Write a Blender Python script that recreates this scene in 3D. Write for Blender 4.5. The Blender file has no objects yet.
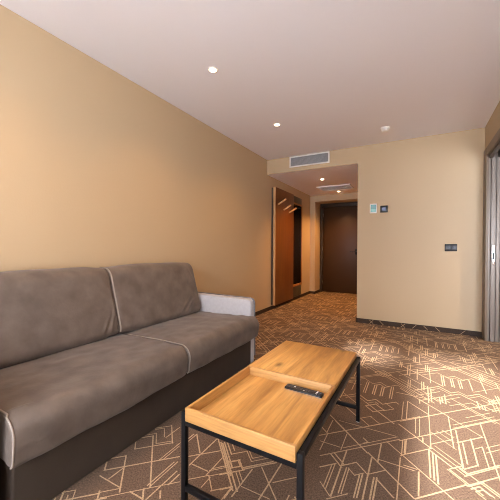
import bpy, bmesh, math, random
from mathutils import Vector, Matrix, noise
random.seed(7)
sc = bpy.context.scene
C = sc.collection
PI = math.pi
# ------------------------------------------------------------------ room measurements (metres)
XL, XR, YB, XA = -2.326, 0.722, 4.781, -0.8065      # left wall, right wall, back wall, hall corner
H, ZS = 2.65, 2.394                                  # ceiling, hall ceiling
YE, YD, YR = 7.2, 7.68, -1.3                         # hall end wall, entrance door, rear (window) wall

# ------------------------------------------------------------------ materials
def mat(name, col, rough=.6, metal=0., noise_scale=None, noise_amt=0., bump=0., bump_scale=200., sheen=0., spec=.5, emit=None, emit_s=0.):
    m = bpy.data.materials.new(name); m.use_nodes = True
    nt = m.node_tree; b = nt.nodes['Principled BSDF']
    b.inputs['Base Color'].default_value = (*col, 1)
    b.inputs['Roughness'].default_value = rough
    b.inputs['Metallic'].default_value = metal
    b.inputs['Specular IOR Level'].default_value = spec
    if sheen:
        b.inputs['Sheen Weight'].default_value = sheen
        b.inputs['Sheen Roughness'].default_value = .4
    if emit:
        b.inputs['Emission Color'].default_value = (*emit, 1)
        b.inputs['Emission Strength'].default_value = emit_s
    if noise_scale or bump:
        tc = nt.nodes.new('ShaderNodeTexCoord')
    if noise_scale:
        n = nt.nodes.new('ShaderNodeTexNoise'); n.inputs['Scale'].default_value = noise_scale
        n.inputs['Detail'].default_value = 4
        nt.links.new(tc.outputs['Object'], n.inputs['Vector'])
        r = nt.nodes.new('ShaderNodeValToRGB')
        r.color_ramp.elements[0].position = .3; r.color_ramp.elements[1].position = .7
        r.color_ramp.elements[0].color = (*[c*(1-noise_amt) for c in col], 1)
        r.color_ramp.elements[1].color = (*[min(1, c*(1+noise_amt)) for c in col], 1)
        nt.links.new(n.outputs['Fac'], r.inputs['Fac'])
        nt.links.new(r.outputs['Color'], b.inputs['Base Color'])
    if bump:
        n2 = nt.nodes.new('ShaderNodeTexNoise'); n2.inputs['Scale'].default_value = bump_scale
        n2.inputs['Detail'].default_value = 3
        nt.links.new(tc.outputs['Object'], n2.inputs['Vector'])
        bp = nt.nodes.new('ShaderNodeBump'); bp.inputs['Strength'].default_value = bump
        bp.inputs['Distance'].default_value = .004
        nt.links.new(n2.outputs['Fac'], bp.inputs['Height'])
        nt.links.new(bp.outputs['Normal'], b.inputs['Normal'])
    return m

def wood(name, c0, c1, c2, axis='Y', scale=1., rough=.42, knots=True):
    m = bpy.data.materials.new(name); m.use_nodes = True
    nt = m.node_tree; L = nt.links; b = nt.nodes['Principled BSDF']
    b.inputs['Roughness'].default_value = rough
    tc = nt.nodes.new('ShaderNodeTexCoord')
    mp = nt.nodes.new('ShaderNodeMapping')
    s = {'X': (1.2, 14, 14), 'Y': (14, 1.2, 14), 'Z': (14, 14, 1.2)}[axis]
    mp.inputs['Scale'].default_value = [v*scale for v in s]
    L.new(tc.outputs['Object'], mp.inputs['Vector'])
    n = nt.nodes.new('ShaderNodeTexNoise'); n.inputs['Scale'].default_value = 1.0
    n.inputs['Detail'].default_value = 8; n.inputs['Roughness'].default_value = .6; n.inputs['Distortion'].default_value = .8
    L.new(mp.outputs['Vector'], n.inputs['Vector'])
    r = nt.nodes.new('ShaderNodeValToRGB'); e = r.color_ramp.elements
    e[0].position = .28; e[0].color = (*c0, 1)
    e[1].position = .72; e[1].color = (*c2, 1)
    k = e.new(.5); k.color = (*c1, 1)
    L.new(n.outputs['Fac'], r.inputs['Fac'])
    # fine pores along the grain
    mp2 = nt.nodes.new('ShaderNodeMapping'); mp2.inputs['Scale'].default_value = [v*scale*9 for v in s]
    L.new(tc.outputs['Object'], mp2.inputs['Vector'])
    n2 = nt.nodes.new('ShaderNodeTexNoise'); n2.inputs['Scale'].default_value = 1.; n2.inputs['Detail'].default_value = 3
    L.new(mp2.outputs['Vector'], n2.inputs['Vector'])
    mr = nt.nodes.new('ShaderNodeMapRange'); mr.inputs['From Min'].default_value = .3; mr.inputs['From Max'].default_value = .6
    mr.inputs['To Min'].default_value = .80; mr.inputs['To Max'].default_value = 1.
    L.new(n2.outputs['Fac'], mr.inputs['Value'])
    mx = nt.nodes.new('ShaderNodeMix'); mx.data_type = 'RGBA'; mx.blend_type = 'MULTIPLY'
    mx.inputs['Factor'].default_value = 1
    L.new(r.outputs['Color'], mx.inputs['A']); L.new(mr.outputs['Result'], mx.inputs['B'])
    out = mx.outputs['Result']
    if knots:
        mp3 = nt.nodes.new('ShaderNodeMapping')
        mp3.inputs['Scale'].default_value = {'X': (2.6, 5, 5), 'Y': (5, 2.6, 5), 'Z': (5, 5, 2.6)}[axis]
        L.new(tc.outputs['Object'], mp3.inputs['Vector'])
        v = nt.nodes.new('ShaderNodeTexVoronoi'); v.inputs['Scale'].default_value = 1.; v.inputs['Randomness'].default_value = 1.
        L.new(mp3.outputs['Vector'], v.inputs['Vector'])
        kr = nt.nodes.new('ShaderNodeMapRange'); kr.inputs['From Min'].default_value = .03; kr.inputs['From Max'].default_value = .13
        kr.inputs['To Min'].default_value = .45; kr.inputs['To Max'].default_value = 1.
        L.new(v.outputs['Distance'], kr.inputs['Value'])
        m2 = nt.nodes.new('ShaderNodeMix'); m2.data_type = 'RGBA'; m2.blend_type = 'MULTIPLY'; m2.inputs['Factor'].default_value = 1
        L.new(out, m2.inputs['A']); L.new(kr.outputs['Result'], m2.inputs['B'])
        out = m2.outputs['Result']
    L.new(out, b.inputs['Base Color'])
    return m

WALL = mat('wall_paint', (.46, .340, .208), .55, bump=.12, bump_scale=90, spec=.3)
CEIL = mat('ceiling_paint', (.82, .80, .83), .8, bump=.05, bump_scale=60, spec=.2)
CARPET = mat('carpet_brown', (.124, .079, .053), .95, noise_scale=130, noise_amt=.45, bump=.35, bump_scale=420, spec=.1)
GOLD = mat('carpet_gold_yarn', (.42, .285, .168), .9, noise_scale=170, noise_amt=.35, bump=.35, bump_scale=420, spec=.1)
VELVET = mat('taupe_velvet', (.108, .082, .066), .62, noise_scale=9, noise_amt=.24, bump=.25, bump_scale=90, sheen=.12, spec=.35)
VELVET_SHADED = mat('taupe_velvet_shaded', (.036, .025, .018), .7, noise_scale=5, noise_amt=.14, bump=.18, bump_scale=260, sheen=.04, spec=.25)  # same velvet, darkened to carry the shade below the seat
PIPE = mat('beige_piping', (.25, .205, .17), .7)
ARM = mat('pale_grey_fabric', (.39, .37, .375), .8, noise_scale=30, noise_amt=.06, bump=.2, bump_scale=350, sheen=.1)
ARM_EDGE = mat('grey_piping', (.12, .115, .125), .7)
OAK = wood('oak', (.25, .105, .024), (.53, .262, .070), (.70, .395, .125), 'Y', scale=.7)
OAK_X = wood('oak_cross', (.34, .155, .045), (.45, .23, .073), (.53, .29, .105), 'X')
PANELWOOD = wood('red_oak', (.115, .033, .005), (.145, .043, .006), (.18, .058, .009), 'Z', knots=False)
PEGWOOD = mat('pale_peg_wood', (.50, .27, .11), .5)
BLACK = mat('black_steel', (.004, .004, .005), .45, spec=.18)
GLIDE = mat('grey_plastic', (.45, .42, .38), .5)
PLASTIC = mat('black_plastic', (.008, .008, .009), .38, spec=.3)
KEYS = mat('grey_keys', (.04, .04, .045), .4)
KEYW = mat('white_keys', (.75, .75, .78), .4)
WHITE = mat('white_plastic', (.80, .78, .75), .4)
TEAL = mat('teal_screen', (.06, .20, .19), .25, emit=(.10, .42, .40), emit_s=.05)
TEAL2 = mat('pale_teal_screen', (.14, .36, .32), .25, emit=(.25, .60, .52), emit_s=.07)
BLUE = mat('blue_display', (.02, .03, .10), .2, emit=(.16, .22, .60), emit_s=.07)
LOUVRE = mat('grey_louvre', (.34, .35, .37), .4, metal=.3)
FRAMEWOOD = wood('frame_oak', (.30, .11, .025), (.36, .14, .03), (.42, .17, .045), 'Z', knots=False)
DARK = mat('dark_void', (.045, .035, .026), .8)
GAP = mat('grey_duct', (.22, .21, .20), .7)
BRONZE = mat('bronze_lacquer', (.044, .021, .008), .40, noise_scale=3, noise_amt=.06, spec=.22)
BRONZE_D = mat('dark_bronze_frame', (.040, .028, .018), .45, spec=.2)
MOCHA = mat('mocha_trim', (.16, .115, .075), .45)
JAMB = mat('taupe_metal', (.22, .185, .155), .42, metal=.2)
JAMB_D = mat('taupe_metal_groove', (.08, .066, .055), .45, metal=.3)
STEEL = mat('brushed_steel', (.75, .74, .72), .25, metal=1.)
MIRROR = mat('mirror_glass', (.035, .026, .020), .06, metal=.9)  # dark reflection of the hall put into the base colour
SMOKED = mat('dark_green_panel', (.045, .040, .028), .4)
BASE_DARK = mat('dark_carpet_strip', (.05, .034, .026), .95, noise_scale=130, noise_amt=.4, bump=.5, bump_scale=420, spec=.1)
LAMP = mat('lamp_lens', (1, .9, .75), .4, emit=(1, .78, .50), emit_s=22)
TRIM = mat('lamp_trim', (.85, .80, .74), .4)
def curtain_mat():
    m = bpy.data.materials.new('sheer_voile'); m.use_nodes = True
    nt = m.node_tree; nt.nodes.clear()
    o = nt.nodes.new('ShaderNodeOutputMaterial')
    d = nt.nodes.new('ShaderNodeBsdfDiffuse'); d.inputs['Color'].default_value = (.85, .84, .82, 1)
    t = nt.nodes.new('ShaderNodeBsdfTranslucent'); t.inputs['Color'].default_value = (.85, .84, .82, 1)
    x = nt.nodes.new('ShaderNodeMixShader'); x.inputs['Fac'].default_value = .65
    nt.links.new(d.outputs[0], x.inputs[1]); nt.links.new(t.outputs[0], x.inputs[2]); nt.links.new(x.outputs[0], o.inputs['Surface'])
    return m
VOILE = curtain_mat()

# ------------------------------------------------------------------ mesh helpers
def add_box(bm, lo, hi, bev=0., seg=2, mi=0, rot=None):
    lo, hi = Vector(lo), Vector(hi)
    b2 = bmesh.new()
    bmesh.ops.create_cube(b2, size=1)
    s = hi-lo
    for v in b2.verts:
        v.co = Vector((v.co.x*s.x, v.co.y*s.y, v.co.z*s.z))
    if bev:
        bmesh.ops.bevel(b2, geom=b2.edges[:], offset=bev, segments=seg, profile=.5, affect='EDGES')
    M = Matrix.Translation((lo+hi)/2)
    if rot is not None: M = M @ rot
    bmesh.ops.transform(b2, matrix=M, verts=b2.verts[:])
    for f in b2.faces: f.material_index = mi
    tmp = bpy.data.meshes.new('t'); b2.to_mesh(tmp); b2.free()
    bm.from_mesh(tmp); bpy.data.meshes.remove(tmp)
def add_tube(bm, pts, r, n=8, mi=0):
    pts = [Vector(p) for p in pts]; rings = []
    up = None
    for i, p in enumerate(pts):
        t = (pts[min(i+1, len(pts)-1)]-pts[max(i-1, 0)]).normalized()
        if up is None: up = t.orthogonal().normalized()
        u = (up-t*up.dot(t)).normalized(); w = t.cross(u); up = u
        rings.append([bm.verts.new(p+u*r*math.cos(a*2*PI/n)+w*r*math.sin(a*2*PI/n)) for a in range(n)])
    for a, b in zip(rings, rings[1:]):
        for k in range(n):
            f = bm.faces.new((a[k], a[(k+1) % n], b[(k+1) % n], b[k])); f.material_index = mi
    for e, rv in ((rings[0], True), (rings[-1], False)):
        f = bm.faces.new(e[::-1] if rv else e); f.material_index = mi
def add_lathe(bm, prof, c, n=28, mi=0):          # profile of (radius, z); z axis through c
    rings = []
    for r, z in prof:
        rings.append([bm.verts.new((c[0]+max(r, 1e-4)*math.cos(a*2*PI/n), c[1]+max(r, 1e-4)*math.sin(a*2*PI/n), c[2]+z)) for a in range(n)])
    for a, b in zip(rings, rings[1:]):
        for k in range(n):
            f = bm.faces.new((a[k], a[(k+1) % n], b[(k+1) % n], b[k])); f.material_index = mi
    bm.faces.new(rings[0][::-1]); bm.faces.new(rings[-1])
def obj(name, bm, mats, parent=None, smooth=False, off=None):
    bmesh.ops.recalc_face_normals(bm, faces=bm.faces[:])
    me = bpy.data.meshes.new(name); bm.to_mesh(me); bm.free()
    for m in (mats if isinstance(mats, (list, tuple)) else [mats]): me.materials.append(m)
    if smooth:
        me.polygons.foreach_set('use_smooth', [True]*len(me.polygons))
        me.set_sharp_from_angle(angle=math.radians(42))
    o = bpy.data.objects.new(name, me); C.objects.link(o)
    if parent:
        o.parent = parent
        o.matrix_parent_inverse = Matrix.Identity(4)
        # meshes are written in world coordinates: bring them into the parent's space
        chain = Matrix.Identity(4); p = parent
        while p: chain = p.matrix_basis @ chain; p = p.parent
        me.transform(chain.inverted())
    return o
def boxobj(name, lo, hi, m, parent=None, bev=0., seg=2):
    bm = bmesh.new(); add_box(bm, lo, hi, bev, seg); return obj(name, bm, m, parent, smooth=bev > 0)
def thing(name, label, cat, loc, group=None, rz=0.):
    o = bpy.data.objects.new(name, None); C.objects.link(o); o.location = loc; o.rotation_euler = (0, 0, rz)
    o.empty_display_size = .1
    o.matrix_basis = Matrix.Translation(loc) @ Matrix.Rotation(rz, 4, 'Z')
    o['label'] = label; o['category'] = cat
    if group: o['group'] = group
    return o
def tag(o, label, cat, group=None):
    o['label'] = label; o['category'] = cat
    if group: o['group'] = group
    return o
def struct(name, bm, m, parent=None, smooth=False):
    o = obj(name, bm, m, parent, smooth)
    if parent is None: o['kind'] = 'structure'
    return o
def sbox(name, boxes, m, parent=None, bev=0.):
    bm = bmesh.new()
    for lo, hi in boxes: add_box(bm, lo, hi, bev)
    return struct(name, bm, m, parent)
# ------------------------------------------------------------------ floor: carpet with woven gold line pattern
SEGS = [tuple(v/1000 for v in s) for s in [(-452,1602,-87,1967),(-506,2025,-342,1861),(-344,1859,-233,1749),(-229,1753,-78,1602),(-78,1603,-10,1535),(-459,1974,-233,1748),(-506,1773,-200,2080),(-202,2081,17,2300),(-148,1906,147,1611),(-439,1989,-107,1989),(-100,1986,-359,1727),(-320,2089,-261,2148),(-268,2140,-207,2079),(-213,2070,-263,2019),(-258,2020,-324,2087),(-274,1877,-247,1849),(-242,1849,-265,1826),(-429,1518,-364,1583),(-408,1645,-333,1569),(-392,1662,-328,1598),(-336,1711,-336,1362),(-332,1585,-273,1644),(-270,1641,-213,1585),(-211,1582,-139,1654),(-302,1582,-264,1544),(-265,1546,-229,1582),(-367,1573,-367,1388),(-380,1569,-380,1398),(-298,1576,-298,1398),(-310,1579,-310,1397),(-244,1559,-244,1404),(-232,1573,-232,1411),(-208,1723,-208,1408),(-180,1575,-180,1426),(-167,1582,-167,1434),(-168,1573,-88,1492),(-176,1869,-176,1703),(-177,1725,-10,1725),(-75,1796,-75,1485),(-70,1971,-70,1814),(-52,1983,-52,1842),(-366,1868,-366,1703),(-467,1646,-467,1822),(-475,1822,-475,1973),(-488,1724,-375,1724),(-471,1818,-527,1873),(-510,2259,-331,2079),(-323,2321,-127,2125),(-318,2269,-260,2327),(-261,2331,-200,2271),(-197,2273,-262,2208),(-260,2209,-316,2266),(-199,2261,-143,2316),(-141,2322,-199,2379),(-86,2464,-86,2208),(-59,2462,-59,2224),(12,1730,12,1597),(-400,1421,-340,1361),(-347,1338,-273,1412),(-75,1817,73,1966),(-86,1953,187,2226),(184,2228,477,2521),(-93,2177,525,2796),(-100,2136,73,1963),(58,1950,166,1841),(146,1824,265,1706),(-61,2489,70,2357),(18,2561,183,2397),(178,2396,343,2231),(70,2489,71,1967),(-7,2257,-6,2082),(16,2270,16,2061),(-86,2464,-86,2208),(-60,2478,-59,2224),(-58,1970,-58,1846),(32,2051,32,1998),(60,1947,61,1714),(77,1927,77,1704),(92,1916,92,1684),(-4,1532,205,1741),(209,1737,359,1886),(10,1720,10,1558),(-56,1743,3,1743),(76,1972,194,1854),(91,2000,206,1886),(76,2139,193,2022),(108,2170,189,2088),(137,2198,193,2142),(73,2008,180,2115),(183,2393,183,2031),(210,2239,210,1864),(208,2055,208,1864),(213,1863,276,1927),(278,1926,278,2179),(206,2099,341,2233),(232,2112,232,1915),(354,2405,354,1838),(324,2122,324,1921),(289,2085,324,2121),(342,2122,415,2196),(334,2069,405,2141),(136,1820,214,1741),(146,1825,213,1892),(172,1849,210,1811),(208,1804,370,1967),(193,1853,217,1829),(217,1826,375,1984),(216,1738,281,1802),(280,1798,335,1743),(224,1724,261,1761),(261,1759,307,1714),(241,1715,271,1745),(269,1744,294,1719),(244,1710,272,1682),(201,2295,448,2542),(200,2256,450,2505),(283,2435,436,2589),(205,2565,272,2632),(262,2625,440,2447),(260,2655,473,2443),(186,1872,337,1721),(462,2806,462,2744),(485,2820,485,2755),(-965,1427,-716,1177),(-979,1429,-794,1243),(-943,1444,-872,1374),(-872,1377,-813,1436),(-911,1446,-874,1409),(-813,1439,-752,1379),(-751,1381,-674,1458),(-806,1450,-759,1403),(-758,1404,-711,1452),(-860,1306,-818,1349),(-816,1351,-785,1321),(-783,1323,-813,1293),(-815,1291,-850,1326),(-843,1223,-756,1309),(-760,1313,-636,1436),(-774,1314,-654,1434),(-609,1447,-609,1186),(-722,1331,-722,1141),(-688,1370,-542,1223),(-595,1306,-508,1393),(-785,1278,-721,1214),(-774,1290,-724,1240),(-713,1212,-568,1212),(-789,1146,-753,1183),(-752,1181,-752,1104),(-873,1267,-849,1290),(-1148,1337,-1148,1418),(-1148,1421,-1028,1300),(-1164,1359,-1164,1411),(-1017,1201,-1017,1444),(-1011,1447,-736,1172),(-1065,1246,-936,1374),(-1007,1212,-909,1212),(-900,1188,-900,1330),(-959,1122,-888,1192),(-885,1189,-806,1267),(-904,1219,-842,1280),(-901,1236,-854,1283),(-874,1116,-874,1185),(-882,1187,-824,1129),(-823,1120,-750,1192),(-747,1117,-747,1188),(-961,1439,-815,1293),(-819,1288,-784,1324),(-863,1310,-811,1361),(-813,1359,-763,1309),(-1359,1148,-1216,1292),(-1215,1287,-1344,1416),(-1341,1409,-1406,1344),(-1397,1334,-1362,1369),(-1356,1366,-1297,1306),(-1285,1307,-1285,1411),(-1398,1273,-1365,1305),(-1365,1310,-1295,1240),(-1291,1241,-1231,1300),(-1363,1150,-1427,1214),(-1429,1214,-1365,1277),(-1363,1282,-1079,998),(-1363,963,-1105,1222),(-1367,969,-1403,1006),(-1422,1021,-1359,1084),(-1358,1089,-1180,911),(-1293,937,-1293,1029),(-1349,929,-1195,929),(-1179,1145,-1179,1312),(-1164,1167,-1164,1288),(-1283,1318,-1283,1424),(-1227,847,-985,1090),(-1256,867,-1197,925),(-1085,1003,-1085,1188),(-1100,1000,-1100,1178),(-1043,939,-1043,1136),(-1018,1053,-1018,1125),(-995,978,-1023,1007),(-1099,977,-1058,936),(-1142,936,-1057,936)]]
def tile_segments():
    """one art-deco repeat: motif with columns below the knot, mirrored about x = 0"""
    half = [((0, .33), (.42, -.09)), ((.05, .33), (.30, .08)), ((0, .33), (.40, .73)), ((.05, .33), (.25, .53)),
        ((0, .365), (.035, .33)), ((.035, .33), (0, .295)), ((0, .40), (.07, .33)), ((.07, .33), (0, .26)), ((0, .50), (.17, .50)),
        ((0, .125), (.055, .07)), ((.055, .07), (.125, .14)), ((.125, .14), (.25, .015)), ((0, .085), (.04, .045)), ((.04, .045), (.07, .075)),
        ((.02, .05), (.02, -.13)), ((.035, .05), (.035, -.12)), ((.085, .08), (.085, -.13)), ((.10, .09), (.10, -.13)), ((.185, .22), (.185, -.13)),
        ((.20, .30), (.20, .14)), ((.215, .30), (.215, .14)), ((.265, .60), (.265, .34)),
        ((0, -.20), (.05, -.25)), ((.05, -.25), (.13, -.17)), ((.13, -.17), (.30, -.34)), ((0, -.24), (.05, -.29)), ((.05, -.29), (.13, -.21)), ((.13, -.21), (.20, -.28)),
        ((0, -.30), (.06, -.36)), ((.06, -.36), (0, -.42)), ((.06, -.36), (.15, -.45)), ((.15, -.45), (.22, -.38)),
        ((.235, -.14), (.235, -.30)), ((.25, -.14), (.25, -.30)), ((.28, -.06), (.55, .21)), ((.02, -.55), (.42, -.15)), ((.15, .60), (.45, .30)), ((.34, .24), (.34, -.06)), ((.36, .20), (.36, -.04)),
        ((.12, -.37), (.12, -.52)), ((.135, -.37), (.135, -.52)), ((.10, .45), (.38, .17)), ((.30, -.40), (.55, -.15)), ((0, .58), (.10, .68)), ((.10, .62), (.10, .78)), ((.26, .02), (.42, .18)), ((.20, -.45), (.42, -.45))]
    out = []
    for a, b in half:
        out.append((*a, *b)); out.append((-a[0], a[1], -b[0], b[1]))
    return out
def covered(x, y):      # the patch of floor in front of the sofa whose pattern is laid out line by line
    a = -.60 < x < .50 and 1.28 < y < 2.62 and abs((y-1.95)-(x+.02)*.62) < .52
    b = -1.5 < x < -.5 and .86 < y < 1.56
    return a or b
lines = list(SEGS)
T = tile_segments()
PX, PY = 1.10, 1.09
for i in range(-3, 3):
    for j in range(-2, 8):
        for fl in (0, 1):
            cx, cy = -.265+i*PX+fl*.548, 1.51+j*PY+fl*.45
            if not (-3.2 < cx < 2 and -.2 < cy < 8.6): continue
            for k, (x0, y0, x1, y1) in enumerate(T):
                if random.random() < .06: continue           # the weave is not a strict repeat
                p, q = Vector((cx+x0, cy+y0)), Vector((cx+x1, cy+y1))
                n = max(1, int((q-p).length/.03)); run = None
                for s in range(n):
                    a, b = p.lerp(q, s/n), p.lerp(q, (s+1)/n)
                    m_ = (a+b)/2
                    ok = (not covered(m_.x, m_.y)) and XL-.02 < m_.x < 1.15 and .3 < m_.y < 7.7
                    if ok: run = (run[0], b) if run else (a, b)
                    if (not ok or s == n-1) and run:
                        lines.append((run[0].x, run[0].y, run[1].x, run[1].y)); run = None
bm = bmesh.new()
add_box(bm, (-2.5, YR-.15, -.12), (4.2, 8.2, 0))
for k, (x0, y0, x1, y1) in enumerate(lines):
    d = Vector((x1-x0, y1-y0)); L = d.length
    if L < .012: continue
    d /= L; w = .0031+.0008*math.sin(k*12.9898); nrm = Vector((-d.y, d.x))*w; e = d*w*.8
    z = .0006+1e-6*(k % 400)
    vs = [bm.verts.new((p.x, p.y, z)) for p in (Vector((x0, y0))-e-nrm, Vector((x1, y1))+e-nrm, Vector((x1, y1))+e+nrm, Vector((x0, y0))-e+nrm)]
    f = bm.faces.new(vs); f.material_index = 1
    if f.normal.z < 0: f.normal_flip()
fl_ = struct('floor', bm, [CARPET, GOLD])

# ------------------------------------------------------------------ walls and ceilings
sbox('ceiling', [((-2.5, YR-.15, H), (4.2, YB+.6, H+.12))], CEIL)
sbox('ceiling_hallway', [((XL, YB+.012, ZS), (XA+.002, 8.2, ZS+.2))], CEIL)
sbox('wall_left', [((XL-.15, YR-.15, 0), (XL, 8.2, H))], WALL)
sbox('wall_back', [((XA, YB, 0), (4.2, YB+.16, H)), ((XL, YB, ZS), (XA, YB+.012, H)), ((XA, YB+.16, 0), (XA+.12, 8.2, ZS))], WALL)
sbox('wall_hallway_end', [((XL, YE, 0), (-2.2, 7.95, ZS)), ((-2.2, YE, 2.24), (XA, 7.95, ZS)), ((-1.18, YE, 0), (XA, 7.95, 2.24))], WALL)
sbox('wall_hallway_back', [((-2.2, 7.80, 0), (-1.18, 7.95, 2.24))], WALL)
# right wall: solid near the window, then a wide opening closed off by a sliding partition's frame
sbox('wall_right', [((XR, YR, 0), (XR+.17, 2.4, H)), ((XR, 2.4, 2.345), (XR+.17, YB, H))], WALL)
# rear wall with balcony window and door
WY = YR
sbox('wall_rear', [((-2.5, WY-.15, 0), (-2.1, WY, H)), ((-2.1, WY-.15, 2.42), (4.2, WY, H)), ((-.16, WY-.15, 0), (-.05, WY, 2.42)),
                   ((.70, WY-.15, 0), (1.3, WY, 2.42)), ((3.4, WY-.15, 0), (4.2, WY, 2.42)), ((-2.1, WY-.15, 0), (-.16, WY, .45)), ((-2.1, WY-.15, .45), (-1.75, WY, 2.42))], WALL)  # last block: pier added to cut daylight on the left wall
sbox('wall_bedroom', [((4.05, WY, 0), (4.2, YB+.16, H))], WALL)
def winframe(name, x0, x1, z0, z1):
    bm = bmesh.new(); t = .05
    for lo, hi in (((x0, WY-.10, z0), (x0+t, WY-.04, z1)), ((x1-t, WY-.10, z0), (x1, WY-.04, z1)), ((x0+t, WY-.10, z0), (x1-t, WY-.04, z0+t)), ((x0+t, WY-.10, z1-t), (x1-t, WY-.04, z1))):
        add_box(bm, lo, hi, .004)
    return struct(name, bm, BRONZE_D)
winframe('window_1', -1.75, -.16, .45, 2.42)
winframe('window_2', -.05, .70, 0, 2.42)
winframe('added_window_3', 1.3, 3.4, 0, 2.42)  # unseen bedroom window, added to bring light through the opening
def voile(name, x0, x1, z0, z1, label):  # unseen sheers, added to diffuse daylight and shape the sun patch
    bm = bmesh.new(); n = int((x1-x0)/.02); rows = 2
    g = [[bm.verts.new((x0+(x1-x0)*i/n, WY+.05+.018*math.sin(i*.9)+.008*math.sin(i*.37), z)) for i in range(n+1)] for z in (z0, z1)]
    for i in range(n): bm.faces.new((g[0][i], g[0][i+1], g[1][i+1], g[1][i]))
    o = obj(name, bm, VOILE, None, True)
    return tag(o, label, 'added curtain')
voile('sun_shaping_sheer', -1.78, -.66, .40, 2.42, 'unseen white full-height sheer added across most of the wide window to diffuse the sun')
voile('sun_shaping_sheer', -.66, -.12, .40, 2.10, 'unseen white shorter sheer added at the end of the wide window to shape the sun strip')
voile('sun_shaping_sheer', -.06, .70, .02, 1.27, 'unseen white sheer added across the lower balcony door to bound the sun patch')

# baseboards in the same carpet as the floor
def base_lines(bm, x0, x1, y, n):
    for i in range(n):
        a = x0+(x1-x0)*(i+.5)/n
        for sgn in (-1, 1):
            if random.random() < .55:
                add_box(bm, (a-.0025, y-.0012, -.005), (a+.0025, y+.001, .068), mi=1, rot=Matrix.Rotation(sgn*PI/4, 4, 'Y'))
bm = bmesh.new(); add_box(bm, (XA-.012, YB-.012, 0), (XR, YB, .064)); add_box(bm, (XA-.012, YB-.012, 0), (XA, YE, .064)); base_lines(bm, XA, XR, YB-.012, 11)
struct('baseboard_back', bm, [BASE_DARK, GOLD])
sbox('baseboard_left', [((XL, YR, 0), (XL+.012, YE, .06))], BASE_DARK)
sbox('baseboard_hallway', [((XL+.012, YE-.012, 0), (-2.2, YE, .06)), ((-2.2, YE-.012, 0), (-2.188, 7.62, .06))], BASE_DARK)

# ------------------------------------------------------------------ entrance door in its recess
d1 = bpy.data.objects.new('door_1', None); C.objects.link(d1); d1.location = (-1.69, YD, 0); d1.matrix_basis = Matrix.Translation((-1.69, YD, 0)); d1['kind'] = 'structure'
bm = bmesh.new()
for lo, hi in (((-2.2, YD-.06, 0), (-2.135, YD+.12, 2.24)), ((-1.245, YD-.06, 0), (-1.18, YD+.12, 2.24)), ((-2.135, YD-.06, 2.155), (-1.245, YD+.12, 2.24))):
    add_box(bm, lo, hi, .006)
obj('door_frame', bm, BRONZE_D, d1, True)
boxobj('door_leaf', (-2.13, YD+.0, .006), (-1.25, YD+.05, 2.15), BRONZE, d1, .004)
bm = bmesh.new()
add_box(bm, (-1.345, YD-.012, .96), (-1.300, YD, 1.10), .003)
add_tube(bm, [(-1.322, YD-.005, 1.03), (-1.322, YD-.055, 1.03), (-1.34, YD-.062, 1.03), (-1.46, YD-.062, 1.03)], .010)
obj('door_handle', bm, BLACK, d1, True)
for z in (1.10, 1.95, .25):
    bm = bmesh.new(); add_tube(bm, [(-2.133, YD-.012, z-.05), (-2.133, YD-.012, z+.05)], .011); obj('hinge', bm, STEEL, d1, True)

# ------------------------------------------------------------------ sliding partition frame at the right wall
YJ = 4.60
d2 = bpy.data.objects.new('door_2', None); C.objects.link(d2); d2.matrix_basis = Matrix.Translation((XR+.2, YJ, 0)); d2['kind'] = 'structure'
bm = bmesh.new()
add_box(bm, (XR-.012, YJ-.01, 0), (XR+.012, YB-.001, 2.345), .003)          # architrave upright
add_box(bm, (XR-.012, 2.4, 2.245), (XR+.012, YJ-.01, 2.345), .003)          # architrave head
obj('architrave', bm, MOCHA, d2, True)
bm = bmesh.new()
add_box(bm, (XR+.012, YJ+.02, 0), (1.35, YB-.001, 2.30))
x = XR+.012
for w, dy in ((.018, .0), (.010, .018), (.040, -.004), (.012, .014), (.030, .0), (.010, .016), (.045, -.004), (.012, .014), (.040, .0), (.012, .016), (.05, -.004), (.05, .0), (.12, -.004)):
    add_box(bm, (x, YJ+dy, 0), (x+w, YJ+.03, 2.215), .003); x += w
obj('door_leaf', bm, JAMB, d2, True)
bm = bmesh.new()
add_box(bm, (XR+.012, 2.4, 2.215), (XR+.05, YJ, 2.245)); add_box(bm, (XR+.10, 2.4, 2.215), (XR+.17, YJ, 2.345)); add_box(bm, (XR+.012, 2.4, 2.30), (1.35, YJ+.05, 2.345))
obj('track', bm, JAMB_D, d2)
bm = bmesh.new(); add_box(bm, (.772, YJ-.010, .925), (.800, YJ-.004, 1.165), .002); pl = obj('strike_plate', bm, STEEL, d2, True)
bm = bmesh.new(); add_box(bm, (.778, YJ-.0125, .99), (.794, YJ-.0095, 1.07), .001); obj('latch_hole', bm, PLASTIC, pl)
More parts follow.
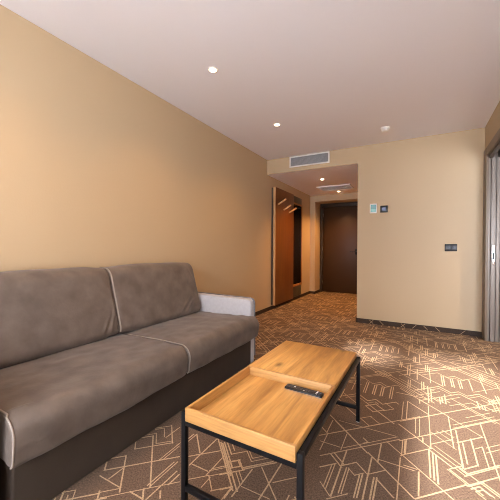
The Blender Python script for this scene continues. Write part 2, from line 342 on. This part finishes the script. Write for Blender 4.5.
# ------------------------------------------------------------------ lights in the ceilings
def downlight(x, y, z, power, label, group, col=(1, .56, .21)):
    t = thing('recessed_downlight', label, 'ceiling light', (x, y, z), group)
    bm = bmesh.new(); add_lathe(bm, [(.028, -.001), (.030, -.006), (.041, -.006), (.044, -.003), (.044, 0), (.028, 0)], (x, y, z)); obj('trim_ring', bm, TRIM, t, True)
    bm = bmesh.new(); add_lathe(bm, [(.0275, -.0005), (.0275, -.0035), (.024, -.009), (.012, -.014)], (x, y, z), 24); obj('lamp_lens', bm, LAMP, t, True)
    l = bpy.data.lights.new('downlight_beam', 'SPOT'); l.energy = power; l.color = col; l.spot_size = math.radians(125); l.spot_blend = .8; l.shadow_soft_size = .03
    lo = bpy.data.objects.new('downlight_beam', l); C.objects.link(lo); lo.parent = t; lo.location = (0, 0, -.022)
P = 30
for yy, nm in ((1.6, 'nearer the window'), (3.6, 'nearer the partition frame')):  # unseen bedroom lamps, added to brighten the far floor and back wall
    downlight(1.9, yy, H, 230, 'downlight added in the unseen bedroom beyond the partition, '+nm, 'fill downlights added in the unseen bedroom', (1, .86, .72))
downlight(-1.559, .80, H, P, 'downlight in the ceiling above the near end of the sofa', 'downlights in the room ceiling')
downlight(-1.559, 2.13, H, P, 'glowing round downlight in the ceiling above the sofa', 'downlights in the room ceiling')
downlight(-1.549, 3.458, H, P, 'glowing round downlight in the ceiling between sofa and white wall vent', 'downlights in the room ceiling')
downlight(-1.564, 5.548, ZS, P*3.9, 'hallway downlight in the lowered ceiling before the ceiling grille', 'downlights in the hallway ceiling', (1, .50, .16))
downlight(-1.574, 6.92, ZS, P*4.4, 'hallway downlight behind the ceiling grille, next to the entrance door', 'downlights in the hallway ceiling', (1, .50, .16))

# smoke detector
t = thing('smoke_detector', 'small white round smoke detector on the ceiling', 'smoke detector', (-.384, 4.211, H))
bm = bmesh.new(); add_lathe(bm, [(.056, 0), (.056, -.012), (.050, -.016)], (-.384, 4.211, H)); obj('mounting_base', bm, WHITE, t, True)
bm = bmesh.new(); add_lathe(bm, [(.047, -.015), (.049, -.030), (.040, -.042), (.020, -.047)], (-.384, 4.211, H)); obj('cover', bm, WHITE, t, True)

# wall vent over the hall opening
t = thing('air_vent', 'white framed air vent with grey louvres on the wall above the hallway opening', 'air vent', (-1.568, YB, 2.55))
x0, x1, z0, z1, w = -1.902, -1.234, 2.462, 2.642, .020
bm = bmesh.new()
for lo, hi in (((x0, YB-.016, z0), (x0+w, YB, z1)), ((x1-w, YB-.016, z0), (x1, YB, z1)), ((x0+w, YB-.016, z0), (x1-w, YB, z0+w)), ((x0+w, YB-.016, z1-w), (x1-w, YB, z1))): add_box(bm, lo, hi, .003)
obj('frame', bm, WHITE, t, True)
boxobj('backing', (x0+w, YB-.003, z0+w), (x1-w, YB-.0005, z1-w), DARK, t)
sl = None; n = 10
for i in range(n):
    z = z0+w+(z1-z0-2*w)*(i+.5)/n
    bm = bmesh.new(); add_box(bm, (x0+w, YB-.013, z-.0052), (x1-w, YB-.004, z+.0042), 0, rot=Matrix.Rotation(.5, 4, 'X')); obj('louvre', bm, LOUVRE, t)

# ceiling grille in the hallway
t = thing('ceiling_grille', 'flat white grille in the lowered hallway ceiling', 'ceiling grille', (-1.55, 6.45, ZS))
x0, x1, y0, y1, w = -1.87, -1.19, 6.20, 6.66, .03
bm = bmesh.new()
for lo, hi in (((x0, y0, ZS-.022), (x0+w, y1, ZS)), ((x1-w, y0, ZS-.022), (x1, y1, ZS)), ((x0+w, y0, ZS-.022), (x1-w, y0+w, ZS)), ((x0+w, y1-w, ZS-.022), (x1-w, y1, ZS))): add_box(bm, lo, hi, .003)
obj('frame', bm, WHITE, t, True)
boxobj('backing', (x0+w, y0+w, ZS-.004), (x1-w, y1-w, ZS-.0005), GAP, t)
for i in range(12):
    y = y0+w+(y1-y0-2*w)*(i+.5)/12
    bm = bmesh.new(); add_box(bm, (x0+w, y-.012, ZS-.018), (x1-w, y+.012, ZS-.015), 0, rot=Matrix.Rotation(.3, 4, 'X')); obj('louvre', bm, WHITE, t)

# wall controls
t = thing('thermostat', 'white square thermostat with teal screen on the wall', 'thermostat', (-.583, YB, 1.70))
boxobj('housing', (-.632, YB-.016, 1.632), (-.534, YB+.002, 1.772), WHITE, t, .006)
boxobj('screen', (-.620, YB-.0175, 1.694), (-.547, YB-.0155, 1.757), TEAL, t)
boxobj('lower_display', (-.620, YB-.0175, 1.650), (-.547, YB-.0155, 1.694), TEAL2, t)
t = thing('card_switch', 'black square wall switch with a dim blue display, beside the thermostat', 'switch', (-.44, YB, 1.686))
boxobj('faceplate', (-.490, YB-.012, 1.636), (-.390, YB, 1.736), PLASTIC, t, .004)
boxobj('display', (-.468, YB-.0135, 1.664), (-.414, YB-.0115, 1.708), BLUE, t)
t = thing('wall_socket', 'black double wall socket low beside the taupe partition frame', 'socket', (.375, YB, 1.13))
boxobj('faceplate', (.306, YB-.010, 1.083), (.444, YB, 1.178), PLASTIC, t, .004)
for cx in (.341, .409):
    bm = bmesh.new(); add_box(bm, (cx-.028, YB-.014, 1.102), (cx+.028, YB-.008, 1.158), .003); s_ = obj('socket_insert', bm, KEYS, t, True)
    for dx in (-.009, .009):
        bm = bmesh.new(); add_box(bm, (cx+dx-.003, YB-.0146, 1.127), (cx+dx+.003, YB-.0136, 1.133)); obj('pin_hole', bm, PLASTIC, s_)

# ------------------------------------------------------------------ coat rack panel and mirror on the left wall of the hall
PY0, PY1, PY2 = 4.985, 5.90, 6.50
t = thing('coat_rack', 'tall reddish oak wall panel with three slanted pegs at the hallway start', 'coat rack', (XL, (PY0+PY1)/2, .07))
boxobj('panel', (XL+.03, PY0+.012, .072), (XL+.072, PY1, 2.215), PANELWOOD, t, .002)
boxobj('edge_strip', (XL+.03, PY0, .072), (XL+.072, PY0+.012, 2.215), PEGWOOD, t)
boxobj('shadow_gap_backing', (XL, PY0-.010, .085), (XL+.03, PY1-.01, 2.205), DARK, t)  # backing strip, its dark colour stands for the shadow gap
for y, z in ((5.12, 1.915), (5.36, 1.835), (5.66, 1.815)):
    bm = bmesh.new(); add_tube(bm, [(XL+.070, y, z), (XL+.185, y+.075, z+.095), (XL+.190, y+.078, z+.099)], .017, 12); obj('peg', bm, PEGWOOD, t, True)
t = thing('wall_mirror', 'narrow wood framed mirror on a dark panel, next to the coat rack', 'mirror', (XL, (PY1+PY2)/2, .07))
boxobj('back_panel', (XL, PY1+.002, .075), (XL+.030, PY2, 2.215), SMOKED, t, .002)
bm = bmesh.new(); w = .035
for lo, hi in (((XL+.030, PY1+.002, .30), (XL+.05, PY1+.03, 2.07)), ((XL+.030, PY2-w, .30), (XL+.05, PY2, 2.07)), ((XL+.030, PY1+.03, .30), (XL+.05, PY2-w, .345)), ((XL+.030, PY1+.03, 2.035), (XL+.05, PY2-w, 2.07))): add_box(bm, lo, hi, .002)
obj('frame', bm, FRAMEWOOD, t, True)
boxobj('mirror_glass', (XL+.030, PY1+.03, .345), (XL+.038, PY2-w, 2.035), MIRROR, t)

# ------------------------------------------------------------------ sofa
def round_poly(pts, n=7):                       # pts: (x, z, radius)
    out = []
    N = len(pts)
    for i in range(N):
        p = Vector(pts[i][:2]); a = Vector(pts[i-1][:2]); b = Vector(pts[(i+1) % N][:2]); r = pts[i][2]
        u = (a-p).normalized(); v = (b-p).normalized()
        ang = u.angle(v); d = min(r/math.tan(ang/2), (a-p).length*.49, (b-p).length*.49)
        r2 = d*math.tan(ang/2); c = p+(u+v).normalized()*(r2/math.sin(ang/2))
        s, e = p+u*d-c, p+v*d-c
        tot = s.angle_signed(e)
        for k in range(n+1):
            q = s.copy(); q.rotate(Matrix.Rotation(-tot*k/n, 2)); out.append(c+q)
    return out
def resample(poly, step=.011):
    out = []
    for i in range(len(poly)):
        a, b = poly[i], poly[(i+1) % len(poly)]
        n = max(1, int((b-a).length/step))
        for k in range(n): out.append(a.lerp(b, k/n))
    return out
def cushion(name, prof, y0, y1, material, parent, crown=.010, edge=.020, disp=None, yend=None, ns=120):
    prof = resample(round_poly(prof)); N = len(prof)
    cen = sum(prof, Vector((0, 0)))/N
    nor = []
    for i in range(N):
        t = prof[(i+1) % N]-prof[i-1]; n_ = Vector((t.y, -t.x)).normalized()
        nor.append(n_)
    area = sum(prof[i].x*prof[(i+1) % N].y-prof[(i+1) % N].x*prof[i].y for i in range(N))
    if area < 0: nor = [-v for v in nor]
    bm = bmesh.new(); rings = []
    m = 6
    ss = []                                       # (t along length 0..1, inset)
    for k in range(m+1):
        a = k/m*PI/2; ss.append((0, edge*(1-math.cos(a)), edge*(1-math.sin(a))))
    for k in range(1, ns): ss.append((k/ns, None, 0))
    for k in range(m+1):
        a = PI/2-k/m*PI/2; ss.append((1, edge*(1-math.cos(a)), edge*(1-math.sin(a))))
    for t, dy, ins in ss:
        ring = []
        for i in range(N):
            a0, a1 = y0, y1
            if yend: a0, a1 = yend(prof[i], y0, y1)
            if dy is None: y = a0+edge+(a1-a0-2*edge)*t
            else: y = (a0+dy) if t == 0 else (a1-dy)
            puff = crown*(1-abs(2*t-1)**3)
            q = prof[i]+nor[i]*(puff-ins)
            if disp and ins < edge*.9: q = q+nor[i]*disp(q.x, y, q.y, t)
            ring.append(bm.verts.new((q.x, y, q.y)))
        rings.append(ring)
    for a, b in zip(rings, rings[1:]):
        for k in range(N): bm.faces.new((a[k], a[(k+1) % N], b[(k+1) % N], b[k]))
    for r, yy in ((rings[0], -1), (rings[-1], 1)):
        bm.faces.new(r if yy > 0 else r[::-1])
    o = obj(name, bm, material, parent, True)
    return o, prof, nor
S0, SM, S1 = .575, 1.578, 2.548
sofa = thing('sofa', 'taupe velvet two-seat sofa with pale grey armrest along the wall', 'sofa', (-1.86, 1.55, 0))
boxobj('base', (-2.27, S0+.01, 0), (-1.40, S1, .275), VELVET_SHADED, sofa, .012, 3)
def folds(p, segs):
    h = 0.
    for a, b, amp, wd_ in segs:
        a, b = Vector(a), Vector(b); ab = b-a
        k = max(0., min(1., (p-a).dot(ab)/ab.length_squared))
        d = (p-(a+ab*k)).length
        if d < wd_*3: h += amp*math.exp(-(d/wd_)**2)*(.35+.65*math.sin(PI*min(1, max(0, .1+.8*k))))
    return h
def fx(z): return -1.945-(z-.448)*.286+.008
SEAT_FOLDS = [((x0, .575, z0), (x1, .575+L, z1), am, .009) for x0, z0, x1, z1, L, am in
    ((-1.44, .457, -1.40, .456, .12, .007), (-1.38, .448, -1.36, .438, .14, -.006), (-1.345, .425, -1.335, .405, .13, .008), (-1.332, .39, -1.33, .37, .11, -.007), (-1.335, .345, -1.333, .325, .12, .008), (-1.34, .31, -1.338, .295, .08, -.005))]
SEAT_FOLDS += [((-1.40, 1.565, .46), (-1.36, 1.48, .44), .005, .012), ((-1.335, 1.565, .40), (-1.33, 1.50, .36), -.004, .010)]
BACK_FOLDS = [((fx(z0), y0, z0), (fx(z1), y1, z1), am, .011) for y0, z0, y1, z1, am in
    ((2.16, .49, 2.33, .62, .007), (2.20, .48, 2.37, .61, -.007), (2.25, .48, 2.43, .64, .008), (2.31, .48, 2.46, .61, -.006), (2.05, .49, 2.16, .56, .004),
     (1.36, .48, 1.46, .62, .007), (1.39, .475, 1.48, .64, -.007), (1.43, .475, 1.505, .66, .007), (1.42, .90, 1.50, .74, .005), (1.54, .60, 1.60, .50, .006), (1.54, .66, 1.63, .55, -.004), (2.40, .90, 2.47, .76, .004))]
def wr(x, y, z, t):
    e = max(0, 1-min(t, 1-t)/.16)
    base = .007*(noise.noise(Vector((x*5, y*4, z*5))))+.003*noise.noise(Vector((x*14, y*11, z*14)))
    w_ = noise.noise(Vector(((x+z)*9+y*16, (x-z)*3, y*4)))
    return base+.006*e*w_+folds(Vector((x, y, z)), SEAT_FOLDS)
def seat_ends(p, y0, y1):                        # the front roll spreads a little past the armrests
    k = max(0., min(1., (p.x+1.425)/.03)); k = k*k*(3-2*k)
    return (y0-(.012*k if y0 < 1 else 0), y1+(.065*k if y1 > 2 else 0))
seat_prof = [(-2.20, .255, .02), (-2.20, .438, .03), (-1.62, .456, .3), (-1.325, .452, .085), (-1.350, .255, .03)]
back_prof = [(-1.945, .448, .05), (-2.09, .955, .10), (-2.27, .955, .07), (-2.30, .44, .02)]
def rope(prof, nor, y, off, i0=None, sel=None):
    pts = [Vector((p.x+n.x*off, y, p.y+n.y*off)) for p, n in zip(prof, nor) if sel(p)]
    return pts
for (a, b) in ((S0, SM-.003), (SM+.003, S1)):
    o, pr, no = cushion('seat_cushion', seat_prof, a, b, VELVET, sofa, .008, .022, wr, seat_ends)
    ys = a if a < 1 else a+.002
    pts = [Vector((p.x+n.x*(-.004), seat_ends(p, ys, b)[0]+.004, p.y+n.y*(-.004))) for p, n in zip(pr, no)]
    pts = [p for p in pts if p.x > -1.97]
    pts.sort(key=lambda p: math.atan2(p.z-.34, p.x+1.62))
    lo = [p for p in pts if p.z < .26]; rest = [p for p in pts if p.z >= .26]
    seq = sorted(pts, key=lambda p: -math.atan2(p.z-.34, p.x+1.64))
    seq = [p for p in seq if p.z > .28 or p.x > -1.37]
    bm = bmesh.new(); add_tube(bm, seq, .0038, 8); obj('piping', bm, PIPE, o, True)
def wb(x, y, z, t):
    e = max(0, 1-min(t, 1-t)/.22)*max(0, min(1, (.80-z)/.3))
    return folds(Vector((x, y, z)), BACK_FOLDS)+.006*noise.noise(Vector((x*5, y*4, z*5)))+.006*e*noise.noise(Vector((y*12+z*14*(1 if t > .5 else -1), z*3, x*2)))
for (a, b) in ((S0+.005, 1.517), (1.523, 2.505)):
    o, pr, no = cushion('back_cushion', back_prof, a, b, VELVET, sofa, .012, .028, wb)
    if a > 1:
        pts = [Vector((p.x+n.x*(-.004), a+.004, p.y+n.y*(-.004))) for p, n in zip(pr, no)]
        seq = sorted([p for p in pts if p.x > -2.27 and p.z > .47], key=lambda p: -math.atan2(p.z-.70, p.x+2.3))
        bm = bmesh.new(); add_tube(bm, seq, .0055, 8); obj('piping', bm, PIPE, o, True)
boxobj('back_frame', (-2.315, S0, .10), (-2.285, S1-.07, .90), VELVET_SHADED, sofa, .008)
def arm(y0, y1):
    prof = resample(round_poly([(-2.31, 0.0, .01), (-2.31, .625, .03), (-1.408, .615, .045), (-1.402, 0.0, .01)]), .05)
    bm = bmesh.new(); rings = []
    e = .016
    for y, ins in ((y0, e), (y0+e*.3, e*.3), (y0+e, 0), (y1-e, 0), (y1-e*.3, e*.3), (y1, e)):
        c = Vector((-1.86, .3))
        rings.append([bm.verts.new((p.x-math.copysign(ins, p.x-c.x), y, p.y-(ins if p.y > .3 else 0))) for p in prof])
    N = len(prof)
    for a, b in zip(rings, rings[1:]):
        for k in range(N): bm.faces.new((a[k], a[(k+1) % N], b[(k+1) % N], b[k]))
    bm.faces.new(rings[0][::-1]); bm.faces.new(rings[-1])
    o = obj('armrest', bm, ARM, sofa, True); o['label'] = 'pale grey fabric armrest'
    seq = [Vector((p.x, y1-.002, p.y)) for p in prof if p.y > .02 and (p.x > -2.2 or p.y > .5)]
    seq.sort(key=lambda p: -math.atan2(p.y*0+p.z-.2, p.x+1.9))
    bm = bmesh.new(); add_tube(bm, seq, .009, 8); obj('piping', bm, ARM_EDGE, o, True)
arm(S1+.002, S1+.078)
arm(.43, .53)

# ------------------------------------------------------------------ coffee table
TX0, TX1, TY0, TY1 = -.870, -.327, .978, 2.049      # outside of the steel frame
tb = thing('coffee_table', 'low oak coffee table with sunken tray end on a black steel frame', 'table', ((TX0+TX1)/2, (TY0+TY1)/2, 0))
q = .022; ZR = .418
for ix, x in enumerate((TX0, TX1-q)):
    for iy, y in enumerate((TY0, TY1-q)):
        bm = bmesh.new(); add_box(bm, (x, y, .006), (x+q, y+q, ZR), .0015); lg = obj('leg', bm, BLACK, tb, True)
        bm = bmesh.new(); add_box(bm, (x+.002, y+.002, 0), (x+q-.002, y+q-.002, .008), .002); obj('foot_glide', bm, GLIDE, lg, True)
for x in (TX0, TX1-q): boxobj('side_rail', (x, TY0+q, ZR-q), (x+q, TY1-q, ZR), BLACK, tb, .0015)
for y in (TY0, TY1-q):
    boxobj('cross_rail', (TX0+q, y, .362), (TX1-q, y+q, .362+q), BLACK, tb, .0015)
    boxobj('stretcher', (TX0+q, y, .082), (TX1-q, y+q, .082+q), BLACK, tb, .0015)
X0, X1, Y0, YM, Y1, ZB, ZT = TX0+q+.003, TX1-q-.003, TY0-.004, 1.5065, TY1+.003, .3845, .442
w = .013
tr = boxobj('tray', (X0+w, Y0+w, ZB+.002), (X1-w, YM-w, ZB+.012), OAK, tb)
for lo, hi, m in (((X0, Y0, ZB), (X1, Y0+w, ZT), OAK_X), ((X0+w, YM-w, ZB+.002), (X1-w, YM, ZT), OAK_X)):
    boxobj('tray_wall', lo, hi, m, tr, .0015)
for xx in (X0, X1-w): boxobj('tray_wall', (xx, Y0+w, ZB), (xx+w, YM, ZT), OAK, tr, .0015)
boxobj('top_board', (X0, YM+.0005, ZT-.022), (X1, Y1, ZT), OAK, tb, .0015)
bm = bmesh.new()
for xx in (X0, X1-w): add_box(bm, (xx, YM+.001, ZB), (xx+w, Y1-w, ZT-.022))
add_box(bm, (X0, Y1-w, ZB), (X1, Y1, ZT-.022))
obj('apron', bm, OAK_X, tb)

# remote control lying in the tray
tb.rotation_euler = (0, 0, math.radians(-.84))
zf = ZB+.012
rc = thing('remote_control', 'slim black remote control lying in the oak tray of the table', 'remote control', (-.493, 1.445, zf), None, math.radians(-3))
bm = bmesh.new(); add_box(bm, (-.0975, -.0235, .0002), (.0975, .0235, .0185), .007, 3)
for v in bm.verts:
    if v.co.z > .014: v.co.z -= .0025*abs(v.co.y/.0235)
me_o = obj('body', bm, PLASTIC, None, True); me_o.parent = rc
bm = bmesh.new(); add_box(bm, (-.0975, -.0242, .004), (.0975, -.0232, .0075)); add_box(bm, (-.0975, .0232, .004), (.0975, .0242, .0075))
st = obj('trim_strip', bm, STEEL, None); st.parent = rc
bm = bmesh.new(); add_box(bm, (-.0045, -.0035, 0), (.0045, .0035, .0022), .0012); kb = obj('button', bm, KEYS, None, True)
first = True
for i in range(14):
    for j in range(3):
        x, y = -.085+i*.0128, -.0125+j*.0125
        if i in (5, 10) and j != 1: continue
        k = kb if first else kb.copy()
        if not first: C.objects.link(k)
        first = False
        k.parent = rc; k.location = (x, y, .0163-.0013*abs(y/.0125))
        if i == 12 or (i, j) in ((3, 1), (7, 0)):
            k.data = kb.data.copy(); k.data.materials[0] = KEYW
            k['label'] = 'white button'

# ------------------------------------------------------------------ daylight, camera, colour
wd = bpy.data.worlds.new('World'); sc.world = wd; wd.use_nodes = True
bg = wd.node_tree.nodes['Background']
wt = wd.node_tree; wc = wt.nodes.new('ShaderNodeTexCoord'); wx = wt.nodes.new('ShaderNodeSeparateXYZ'); wr_ = wt.nodes.new('ShaderNodeValToRGB')
wt.links.new(wc.outputs['Generated'], wx.inputs[0])
wm = wt.nodes.new('ShaderNodeMapRange'); wm.inputs['From Min'].default_value = -1; wt.links.new(wx.outputs['Z'], wm.inputs['Value'])
wt.links.new(wm.outputs['Result'], wr_.inputs['Fac']); we = wr_.color_ramp.elements
we[0].position = .46; we[0].color = (.90, .97, 1.10, 1); we[1].position = .52; we[1].color = (.39, .475, .62, 1)      # bright lower half added to light the ceiling, sky above
wt.links.new(wr_.outputs['Color'], bg.inputs['Color'])
bg.inputs['Strength'].default_value = 19.
def portal(x0, x1, z0, z1):
    l = bpy.data.lights.new('window_daylight_portal', 'AREA'); l.shape = 'RECTANGLE'; l.size = x1-x0; l.size_y = z1-z0
    l.cycles.is_portal = True
    o = bpy.data.objects.new('window_daylight_portal', l); C.objects.link(o)
    o.location = ((x0+x1)/2, WY-.16, (z0+z1)/2); o.rotation_euler = (PI/2, 0, 0)
portal(-1.75, -.16, .45, 2.42); portal(-.05, .70, 0, 2.42); portal(1.3, 3.4, 0, 2.42)
sn = bpy.data.lights.new('sun', 'SUN'); sn.energy = 21.; sn.color = (1, .97, .96); sn.angle = math.radians(3.)
so = bpy.data.objects.new('sun', sn); C.objects.link(so)
el, az = math.radians(25.2), math.radians(0.)
so.rotation_euler = Vector((math.sin(az)*math.cos(el), math.cos(az)*math.cos(el), -math.sin(el))).to_track_quat('-Z', 'Y').to_euler()
so.location = (0, -6, 5)

cam = bpy.data.cameras.new('camera'); co = bpy.data.objects.new('camera', cam); C.objects.link(co)
cam.sensor_width = 36; cam.lens = 302.6327/500*36; cam.clip_start = .02
yaw, pit, rol = .5077, -.0078, .0052
fwd = Vector((-math.sin(yaw)*math.cos(pit), math.cos(yaw)*math.cos(pit), math.sin(pit)))
right = Vector((math.cos(yaw), math.sin(yaw), 0)); up = right.cross(fwd)
r_ = right*math.cos(rol)+up*math.sin(rol); u_ = -right*math.sin(rol)+up*math.cos(rol)
Mx = Matrix((r_, u_, -fwd)).transposed().to_4x4(); Mx.translation = (0, 0, 1.1171)
co.matrix_world = Mx
sc.camera = co
sc.view_settings.view_transform = 'Standard'; sc.view_settings.look = 'None'; sc.view_settings.gamma = 1; sc.view_settings.use_curve_mapping = False
sc.view_settings.exposure = .42
sc.cycles.pixel_filter_type = 'BLACKMAN_HARRIS'; sc.cycles.filter_width = 1.0
sc.cycles.max_bounces = 10; sc.cycles.diffuse_bounces = 6; sc.cycles.use_denoising = True
sc.cycles.sample_clamp_indirect = 6
